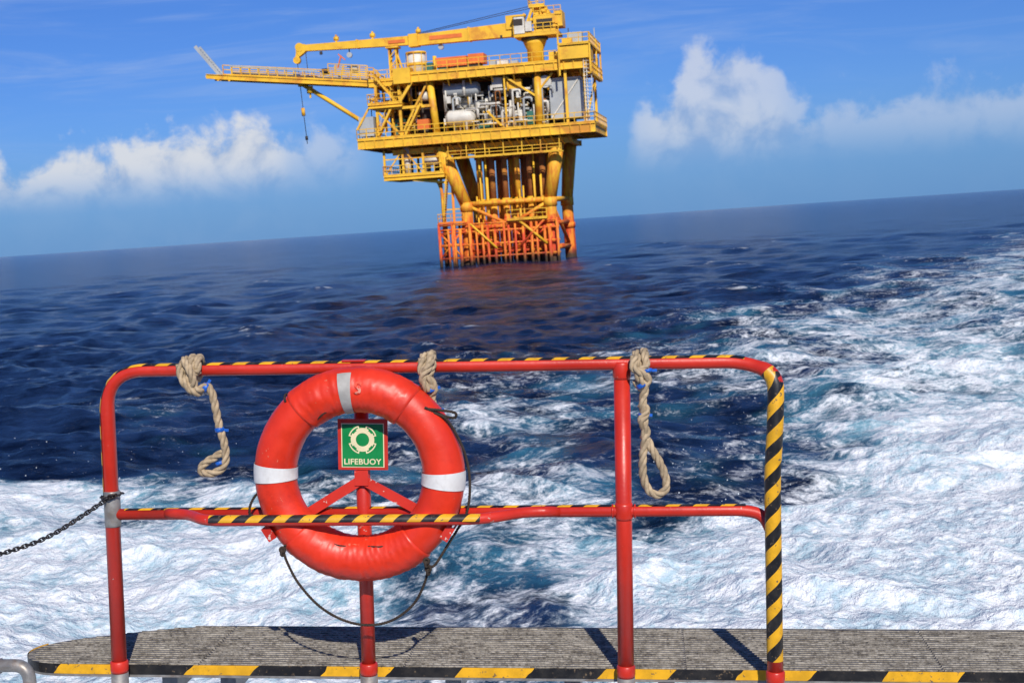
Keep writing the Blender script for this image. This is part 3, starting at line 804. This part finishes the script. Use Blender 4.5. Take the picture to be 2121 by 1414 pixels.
mb.cyl((-7.7,-5.6,1),(-4.8,-5.6,4.4),.12,n=8,mat=JK); mb.cyl((-4.8,-5.6,1),(-7.7,-5.6,4.4),.12,n=8,mat=JK)
mb.cyl((2,-5.75,5.8),(6,-5.75,2.2),.17,n=8,mat=YL); mb.cyl((6,-5.8,5.4),(2.5,-5.8,2.0),.14,n=8,mat=JK)
mb.cyl((-3.6,-5.75,5.2),(-.4,-5.75,2.0),.14,n=8,mat=YL)
mb.bx(-7.8,-4.2,-5.8,-.8,5.35,5.5,JK)
rails(mb,[(-7.7,-5.7,5.5),(-4.4,-5.7,5.5)],mat=JK); rails(mb,[(-7.7,-5.7,5.5),(-7.7,-1,5.5)],mat=JK)
mb.bx(1.2,6.2,-6.1,-4.9,5.3,5.45,YL); rails(mb,[(1.2,-6.1,5.45),(6.2,-6.1,5.45)])
for i in range(12):
    x=rsn.uniform(-3.5,6); mb.cyl((x,-3.6,rsn.uniform(1,5)),(x+rsn.uniform(-.2,.2),-3.6,rsn.uniform(8,14)),.11,n=8,mat=YL)
stair(mb,(-7.1,-4.8,5.5),(-6.3,-4.8,11.4),.8,YL)
for x in (-7.4,-6.0): mb.cyl((x,-4.2,-3),(x+.1,-4.2,11.4),.17,n=10,mat=JK)
mb.tube(fillet([(-9.0,-4.5,11.3),(-7.7,-4.5,11.0),(-7.2,-4.5,9.6),(-7.3,-4.5,-3)],1.2,6),.2,n=10,mat=JK)
for z in (7.2,9.2): mb.beam((-7.5,-4.2,z),(-5.0,-4.2,z),.16,mat=YL)
mb.finish('jacket',mats,OP)

mb=MB()
deck(mb,-14.2,-6.4,-6.2,2.5,11.9,.5,4,1)
for x in (-14.0,-11.6,-9.0,-6.8):
    for y in (-6,2.3): mb.beam((x,y,11.9),(x,y,15),.26,mat=YL)
mb.beam((-14,-6,11.9),(-11.6,-6,15),.16,mat=YL); mb.beam((-9,-6,11.9),(-11.4,-6,15),.16,mat=YL)
rails(mb,[(-14.2,2.4,11.9),(-14.2,-6.2,11.9),(-6.5,-6.2,11.9)],1.2,1.1)
mb.beam((-14,-6.05,13.9),(-6.8,-6.05,13.9),.15,mat=YL)
mb.cyl((-11.2,-5.2,11.9),(-11.2,-5.2,15.3),.42,n=16,mat=WH)
mb.cyl((-9.2,-4.6,13.6),(-7.0,-4.6,13.6),.75,n=18,mat=WH)
mb.bx(-9.8,-9.2,-3,-1,12,14,GR); mb.bx(-13.4,-12,-1,1,12,14.2,DK); mb.bx(-8.6,-7,-1.5,.5,12,14.6,DK)
mb.beam((-7,-5,11.2),(-6.3,-5,14.9),.35,mat=YL); mb.beam((-10.5,-6,11.2),(-6.5,-5,10.6),.2,.3,mat=YL)
mb.finish('sub_cellar_deck',mats,OP)

mb=MB()
deck(mb,-17.0,13.0,-7.2,7.0,16.6,1.1,13,3)
for x0,x1 in ((-13,-3),(-4,9.8)):
    ibeam(mb,(x0,-5.4,14.75),(x1,-5.4,14.75),.7); ibeam(mb,(x0,4.8,14.75),(x1,4.8,14.75),.7)
for x in np.linspace(-12,9.5,9): ibeam(mb,(x,-5.4,14.7),(x,4.8,14.7),.6)
mb.bx(-3.5,6.5,-4.8,3.6,14.0,14.12,RS)
for x in np.linspace(-6.5,9.5,16): mb.beam((x,-6.4,15.3),(x+.5,-5.5,14.3),.14,mat=YL)
for x in np.linspace(-16,12.4,24): mb.beam((x,-7.26,15.5),(x,-7.26,16.5),.1,mat=YL)
rails(mb,[(-17,6.9,16.6),(-17,-7.2,16.6),(13,-7.2,16.6),(13,7,16.6)],1.25,1.25,.09)
mb.bx(-5.8,8.8,-6.7,-5.8,13.35,13.45,YL); rails(mb,[(-5.8,-6.7,13.45),(8.6,-6.7,13.45)],.9,1.7)
for x in np.linspace(-5.6,8.4,7): mb.beam((x,-6.7,13.4),(x,-6.7,15.5),.12,mat=YL)
mb.finish('cellar_deck',mats,OP)

mb=MB()
for x,y in ((-7.0,-5.9),(6.0,-5.9),(-7,5.2),(6.4,5.2)): mb.cyl((x-(.5 if x<0 else -.1),y,23.2),(x,y,16.6),.46,n=16,mat=YL)
for x,y in ((-11.4,-6.3),(-14.4,-6.3),(11.9,-6.2),(11.9,5.8),(-14.4,5.8),(9.6,-6.3),(-10.2,0)): mb.beam((x,y,16.6),(x,y,23.2),.32,mat=YL)
for a_,b_ in (((-11.4,-6.3,16.8),(-7.8,-6.2,23)),((2.2,-6.2,22.9),(6,-5.9,20.2)),((-17,-6.8,17.9),(-14.4,-6.4,22)),((8,-6.1,23),(6.2,-5.9,21)),((11.9,-6.1,16.8),(11.9,5.8,22.8)),((-14.4,-6.3,20),(-11.4,-6.3,16.8)),((1.5,-6,16.8),(-.5,-5.8,19))):
    mb.beam(a_,b_,.24,mat=YL)
mb.beam((-14.4,-6.35,20.2),(-7.4,-6.35,20.2),.26,.34,mat=YL)
mb.beam((2.0,-6.35,16.6),(2.0,-6.35,23.2),.2,mat=YL)
deck(mb,-15.4,-11.0,-6.9,0,20.9,.45,4,1); rails(mb,[(-15.4,0,20.9),(-15.4,-6.9,20.9),(-11,-6.9,20.9)],1.2,1.1)
stair(mb,(-14.6,-6.2,16.6),(-12.2,-6.2,20.8)); stair(mb,(-12.0,-5.2,21),(-14.6,-5.2,24.4)); stair(mb,(-10.8,-6.7,16.7),(-8.6,-6.7,20.5))
mb.finish('columns_and_stairs',mats,OP)

mb=MB()
mb.bx(-10,9.5,3.2,3.4,16.7,23.1,DK); mb.bx(-9.6,-7.9,-3.5,3,16.7,21.6,DK)  # dark panels, here and just below, added as shade behind the equipment
mb.bx(-14.2,-10.2,.6,.8,16.7,23.1,DK)
mb.bx(-7.5,7.2,-1.8,-1.7,19.8,23.0,DK)
def vessel(a_,b_,r,mat=WH):
    a_=Vector(a_);b_=Vector(b_);d=(b_-a_).normalized()
    mb.tube([a_-d*r*.55,a_-d*r*.4,a_-d*r*.15,a_,b_,b_+d*r*.15,b_+d*r*.4,b_+d*r*.55],[r*.05,r*.6,r*.92,r,r,r*.92,r*.6,r*.05],n=20,mat=mat)
vessel((-5.8,-4.6,22.0),(-1.8,-4.6,22.0),.85,GR)
vessel((-5.4,-5.2,18.5),(-2.6,-5.2,18.5),.95); vessel((-4.6,-3.0,20.2),(-2.0,-3.0,20.2),.6)
vessel((1.4,-3.8,17.6),(1.4,-3.8,19.6),.7); vessel((3.6,-4.6,17.6),(3.6,-4.6,18.8),.55,WH); vessel((-.6,-3.4,17.6),(-.6,-3.4,20.8),.55,WH)
mb.cyl((7.0,-6.0,22.0),(7.0,-4.8,22.0),.75,n=20,mat=WH)
mb.bx(7.4,11.2,-5.4,-1,17.4,22.2,GR); mb.beam((7.5,-5.5,17.5),(11,-5.5,22),.14,mat=WH); mb.beam((9.3,-5.5,17.4),(9.3,-5.5,22.2),.1,mat=WH)
mb.bx(7.3,11.3,-5.5,-.9,22.2,22.35,WH)
mb.bx(4.4,5.4,-5.4,-4.6,17,18.6,GN); mb.bx(-1.7,-.4,-5.4,-4.4,16.7,17.5,GN); mb.bx(2.4,4.0,-5.8,-4.8,21.4,22.6,YL); mb.bx(.3,1.6,-5.7,-5.0,21.8,23.0,WH)
mb.bx(-9.4,-7.9,-6.2,-5.2,17.4,18.6,OR); mb.bx(-12.9,-11.6,-4.5,-3,16.7,19,GN)
mb.bx(-16.8,-14.9,-6.6,-4.6,17.0,19.4,GR)
mb.bx(-13.6,-12.4,-3.2,-2,17,20,DK); mb.cyl((-9,-5.2,21.5),(-7.8,-5.2,21.5),.6,n=14,mat=WH)
cols=[WH,WH,WH,WH,GR,YL,WH]
for i in range(190):
    x=rsn.uniform(-6.2,6.8); y=rsn.uniform(-6.1,-2.5); z=rsn.uniform(16.8,21.6); r=rsn.choice([.05,.07,.1,.14,.18]); c_=int(rsn.choice(cols))
    if rsn.rand()<.55 and z>19.6 and x>-1: c_=int(rsn.choice([DK,YL,RS,DK]))
    k_=rsn.randint(3)
    if k_==0: mb.cyl((x,y,z),(x,y,min(z+rsn.uniform(.8,3.0),23.0)),r,n=8,mat=c_)
    elif k_==1: mb.cyl((x,y,z),(min(x+rsn.uniform(.8,3.0),6.9),y,z),r,n=8,mat=c_)
    else:
        h_=rsn.uniform(.4,1.5); l_=rsn.uniform(.4,1.6)
        mb.tube(fillet([(x,y,16.7),(x,y,z),(x+l_,y,z),(x+l_,y,max(16.8,z-h_))],.25,4),r,n=8,mat=c_)
for i in range(50):
    x=rsn.uniform(-6.3,6.6); y=rsn.uniform(-6,-3); z=rsn.uniform(16.8,20.2) if rsn.rand()<.75 else rsn.uniform(20.2,22.3)
    s1=rsn.uniform(.2,.8); mb.bx(x,x+s1,y,y+.5,z,z+rsn.uniform(.2,.9),int(rsn.choice([WH,WH,GR,DK,YL,WH,WH])))
for i in range(60):
    x=rsn.uniform(-15.5,-8.2); z=rsn.uniform(16.8,22.5); y=rsn.uniform(-5.6,-1)
    a_=(x,y,z); b_=(min(x+rsn.uniform(.8,3),-8),y,z) if rsn.rand()<.5 else (x,y,min(23,z+rsn.uniform(1,4)))
    mb.cyl(a_,b_,rsn.choice([.06,.1,.14]),n=8,mat=int(rsn.choice([YL,YL,YL,WH,DK,RS])))
for y in (-6.9,-6.2): mb.beam((12.3,y,16.6),(12.3,y,24.6),.08,mat=WH)
for z in np.arange(16.8,24.4,.45): mb.beam((12.3,-6.9,z),(12.3,-6.2,z),.06,mat=WH); mb.beam((12.0,-7,z),(12.9,-7,z),.06,mat=WH)
for x in (12.0,12.9): mb.beam((x,-7.0,16.6),(x,-7.0,24.4),.08,mat=WH)
mb.finish('process_equipment',mats,OP)

mb=MB()
deck(mb,-11.6,12.4,-6.9,6.4,24.3,1.0,10,3)
deck(mb,-15.6,-11.6,-5,4,24.0,.7,3,1)
for x in np.linspace(-10.5,11.5,9): mb.beam((x,-6.9,23.3),(x+.0,-5.9,22.5),.16,mat=YL)
for x in np.linspace(-11,12,20): mb.beam((x,-6.96,23.3),(x,-6.96,24.15),.1,mat=YL)
mb.beam((-9.6,-6.8,23.2),(-11.3,-6.8,20.9),.35,mat=YL)
mb.bx(-11.8,-9.6,-7.3,-4,23.1,25.0,YL)
rails(mb,[(-15.6,4,24),(-15.6,-5,24),(-11.8,-5,24)],1.2,1.2); rails(mb,[(-11.6,-6.9,24.3),(12.4,-6.9,24.3),(12.4,6.4,24.3)],1.25,1.3); rails(mb,[(-11.6,6.3,24.3),(12.4,6.3,24.3)],1.25,1.5)
mb.bx(9.2,12.8,-7.3,-3,24.35,25.9,YL); mb.bx(9.0,13.0,-7.5,5,26.0,26.15,YL)
mb.bx(12.5,13.0,-7.5,5,22.4,22.55,YL); rails(mb,[(13.0,-7.5,22.55),(13.0,5,22.55)],1.3,1.2)
for x,y in ((9.1,-7.4),(12.9,-7.4),(12.9,0),(12.9,4.8)): mb.beam((x,y,22.4),(x,y,27.4),.2,mat=YL)
rails(mb,[(9.1,-7.5,26.15),(12.9,-7.5,26.15),(12.9,4.9,26.15)],1.2,1.1)
mb.bx(9.8,11.6,-3.5,-2,26.2,28.0,GR); mb.bx(9.4,10.6,-6,-5,26.2,27,YL); mb.beam((12.6,2,26),(12.6,2,29),.12,mat=GR); mb.beam((9.9,-3,28),(9.9,-3,28.6),.1,mat=DK)
mb.cyl((-9.4,-4.2,24.3),(-9.4,-4.2,26.9),1.15,n=24,mat=WH); mb.cyl((-9.4,-4.2,26.9),(-9.4,-4.2,27.15),1.3,n=24,mat=YL); mb.cyl((-9.4,-4.2,25.4),(-9.4,-4.2,25.7),1.22,n=24,mat=YL)
for a_ in range(8):
    q=R(45*a_); mb.beam((-9.4+1.3*math.cos(q),-4.2+1.3*math.sin(q),24.3),(-9.4+1.3*math.cos(q),-4.2+1.3*math.sin(q),27),.08,mat=YL)
mb.bx(-6.9,-2.9,-4.6,-2.2,25.0,26.15,OR); mb.bx(-2.7,-.7,-4.6,-2.2,25.1,26.3,OR)
for x in np.arange(-6.7,-.8,.5): mb.bx(x,x+.12,-4.66,-4.6,25.15,26.0,OR)
mb.bx(-6.6,-5.4,-4.4,-2.4,24.3,25.0,GN); mb.bx(-4.6,-1.2,-4.4,-2.4,24.3,25.0,DK); mb.bx(-7.9,-7.1,-5.6,-4.6,24.3,25.5,GN)
mb.bx(1.0,2.4,-5,-4,24.3,25.1,WH); mb.bx(2.8,3.6,-5,-4,24.3,25.0,GR); mb.cyl((-7.3,-3,24.3),(-7.3,-3,26.6),.25,n=10,mat=YL)
mb.bx(.0,.8,-4.8,-4,24.3,25.3,GR); mb.bx(7.6,8.8,-5.5,-4.2,24.3,25.6,YL)
for dx_ in (-.45,.45):
    for y in (-3.4,-2.4): mb.beam((-12.6+dx_,y,20.9),(-12.6+dx_,y,28.0),.2,mat=YL)
for z in np.arange(21.6,28.0,1.3):
    for y in (-3.4,-2.4): mb.beam((-13.05,y,z),(-12.15,y,z+1.1),.12,mat=YL)
mb.bx(-13.4,-11.8,-3.8,-2.0,28.0,28.2,YL); mb.beam((-12.1,-3.4,24.4),(-10.4,-3.4,21.2),.3,mat=YL); mb.beam((-12.1,-2.9,27.2),(-11.2,-2.9,24.2),.2,mat=YL)
mb.finish('main_deck',mats,OP)

mb=MB()
a0_=Vector((-14.0,-2.5,23.45)); a1_=Vector((-37.4,-2.5,26.45))
d_=a1_-a0_
for s_ in (-1.5,1.5):
    o=Vector((0,s_,0)); ibeam(mb,a0_+o,a1_+o,.62,.3)
for i in range(15):
    p=a0_+d_*i/14; mb.beam(p+Vector((0,-1.5,0)),p+Vector((0,1.5,0)),.22,mat=YL)
    if i<14: q=a0_+d_*(i+1)/14; mb.beam(p+Vector((0,-1.5,0)),q+Vector((0,1.5,0)),.14,mat=YL)
up=Vector((0,0,.36))
mb.beam(a0_+up,a0_+d_*.9+up,2.6,.08,mat=YL)
for y in (-.9,-.4,.3,.8): mb.cyl(a0_+Vector((0,y,.62)),a0_+d_*.86+Vector((0,y,.62)),.13,n=8,mat=[GR,DK,YL,GR][int((y+.9)*2)%4])
for s_ in (-1.5,1.5):
    p0=a0_+d_*.02+Vector((0,s_,.3)); p1=a0_+d_*.90+Vector((0,s_,.3)); rails(mb,[p0,p1],1.25,1.25,.11)
    rails(mb,[a0_+d_*.08+Vector((0,s_,1.2)),a0_+d_*.30+Vector((0,s_,1.2))],1.15,1.0,.10)
mb.beam(a0_+d_*.36+Vector((0,-1.6,1.3)),a0_+d_*.86+Vector((0,-1.6,1.5)),.1,.20,mat=GR)
mb.cyl(a0_+d_*.48+Vector((0,0,-.2)),(-16.6,-2.5,18.6),.28,n=12,mat=YL)
mb.cyl(a0_+d_*.48+Vector((0,0,-.6)),a0_+d_*.48+Vector((0,0,.2)),.4,n=12,mat=YL)
tp=a0_+d_*.93+Vector((0,0,.2)); te=Vector((-38.9,-2.5,30.5))
for s_ in (-.7,.7): mb.beam(tp+Vector((0,s_,0)),te+Vector((0,s_,0)),.24,.42,mat=GR)
for i in range(1,12):
    p=tp+(te-tp)*i/12; mb.beam(p+Vector((0,-.7,0)),p+Vector((0,.7,0)),.12,mat=GR)
mb.beam((-19.8,-3.9,26.0),(-19.2,-3.9,27.6),.16,mat=OR); mb.beam((-19.6,-3.9,27.8),(-18.7,-3.9,27.0),.14,mat=OR)
mb.bx(-17.9,-17.3,-3.8,-3.2,25.2,26.3,GR); mb.bx(-22,-21.2,-3.6,-3,25.4,26.2,DK)
mb.finish('access_boom',mats,OP)

mb=MB()
px,py=5.6,-2.8
mb.tube([(px,py,24.3),(px,py,26.3),(px,py,27.0),(px,py,27.5)],[1.05,1.05,1.35,1.55],n=24,mat=YL)
mb.cyl((px,py,27.5),(px,py,27.8),1.7,n=24,mat=DK); mb.bx(px-2.3,px+3.3,py-1.9,py+1.9,27.8,28.2,YL)
mb.bx(px+.2,px+2.9,py-1.7,py+1.6,28.2,30.2,YL); mb.bx(px+.6,px+2.6,py-1.75,py-1.7,28.6,29.8,DK)
mb.bx(px-2.2,px-.9,py-2.0,py-.6,28.2,30.3,WH); mb.bx(px-2.24,px-1.1,py-2.04,py-1.5,29.2,30.0,DK); mb.bx(px-2.4,px-.8,py-2.1,py-.5,30.3,30.5,YL)
for y in (-1.3,1.3):
    for a_,b_ in (((-1.2,28.2),(.2,31.4)),((2.8,28.2),(1.2,31.4)),((.2,31.4),(1.2,31.4)),((-.4,29.9),(2,29.9))):
        mb.beam((px+a_[0],py+y,a_[1]),(px+b_[0],py+y,b_[1]),.32,mat=YL)
mb.bx(px-.3,px+1.7,py-1.6,py+1.6,31.3,31.55,YL); rails(mb,[(px-.3,py+1.5,31.55),(px-.3,py-1.6,31.55),(px+1.7,py-1.6,31.55)],.8,.9)
mb.cyl((px+.6,py-1.1,31.0),(px+.6,py+1.1,31.0),.55,n=16,mat=YL); mb.cyl((px+1.6,py-1.2,30.6),(px+1.6,py+1.2,30.6),.6,n=16,mat=YL)
mb.bx(px+2.9,px+3.8,py-1.6,py+1.4,28.8,30.7,YL); rails(mb,[(px+.3,py-1.7,30.2),(px+3.7,py-1.7,30.2)],1.1,.9); rails(mb,[(px-2.3,py-1.9,28.2),(px+3.3,py-1.9,28.2)],1.1,1.0)
mb.bx(px-3.4,px-1.6,py-.8,py+.8,29.0,30.7,YL); mb.beam((px-2.9,py,28.1),(px-1,py,30.8),.5,.4,mat=YL)
mb.bx(px-.8,px,py-2.1,py-1.6,28.4,29.6,WH); mb.beam((px+.9,py-1.5,31.5),(px+.9,py-1.5,32.6),.1,mat=YL)
def girder(a_,b_,w0,h0,w1,h1,mat=YL):
    a_=Vector(a_);b_=Vector(b_);s=len(mb.v)
    for p,w_,h_ in ((a_,w0,h0),(b_,w1,h1)):
        for sy,sz in ((-1,-1),(1,-1),(1,1),(-1,1)): mb.v.append((p.x,p.y+sy*w_/2,p.z+sz*h_/2))
    for q in ((3,2,1,0),(4,5,6,7),(0,1,5,4),(1,2,6,5),(2,3,7,6),(3,0,4,7)): mb.face([s+i for i in q],mat)
girder((px-2.0,py,29.0),(-10.0,py,28.75),1.3,1.75,1.1,1.35); girder((-9.7,py,28.8),(-24.2,py,29.05),.95,1.15,.8,.8)
girder((-9.2,py,28.78),(-10.4,py,28.75),1.5,1.6,1.5,1.6)
mb.box((-17.2,py,28.95),(.25,1.1,1.1)); mb.box((-2.6,py,28.9),(.25,1.4,1.75)); mb.box((-5.6,py-.62,28.85),(4.2,.04,.5),OR) 
mb.box((-12.0,py-.54,28.8),(2.2,.03,.4),OR)
for x in (-20.0,-15.2,-9.2): mb.beam((x,py,29.3),(x,py,30.4),.22,mat=YL); mb.cyl((x-.3,py,29.9),(x+.3,py,29.9),.28,n=10,mat=YL)
for x in (-18.4,-6.4): mb.beam((x,py,28.5),(x,py,27.8),.12,mat=DK); mb.cyl((x,py-.2,27.7),(x,py+.2,27.7),.35,n=12,mat=GR)
for x in (1.5,-22): mb.beam((x,py-.5,28.4),(x,py-.5,28.0),.3,mat=DK)
mb.beam((-24.0,py,29.2),(-25.2,py,28.4),.7,.9,mat=YL); mb.cyl((-24.9,py-.4,29.2),(-24.9,py+.4,29.2),.55,n=16,mat=YL); mb.cyl((-25.4,py-.35,27.6),(-25.4,py+.35,27.6),.45,n=16,mat=YL); mb.beam((-25.1,py,28.8),(-25.4,py,27.5),.5,.6,mat=YL)
mb.cyl((-25.4,py,27.4),(-24.9,py,16.9),.045,n=6,mat=DK)
mb.cyl((-24.2,py,28.7),(-24.0,py,23.9),.04,n=6,mat=DK)
mb.cyl((-24.0,py,24.2),(-24.0,py,23.3),.42,n=12,mat=YL); mb.beam((-24.0,py,23.4),(-24.0,py,22.7),.2,mat=YL)
mb.cyl((-25.15,py,21.5),(-25.1,py,20.5),.24,n=12,mat=YL); mb.cyl((-24.95,py,17.9),(-24.93,py,17.4),.18,n=10,mat=DK)
for y in (-.8,.8): mb.cyl((px+.5,py+y,31.7),(-9.8,py+y*.5,29.5),.04,n=6,mat=DK)
mb.finish('crane',mats,OP)
print('done')
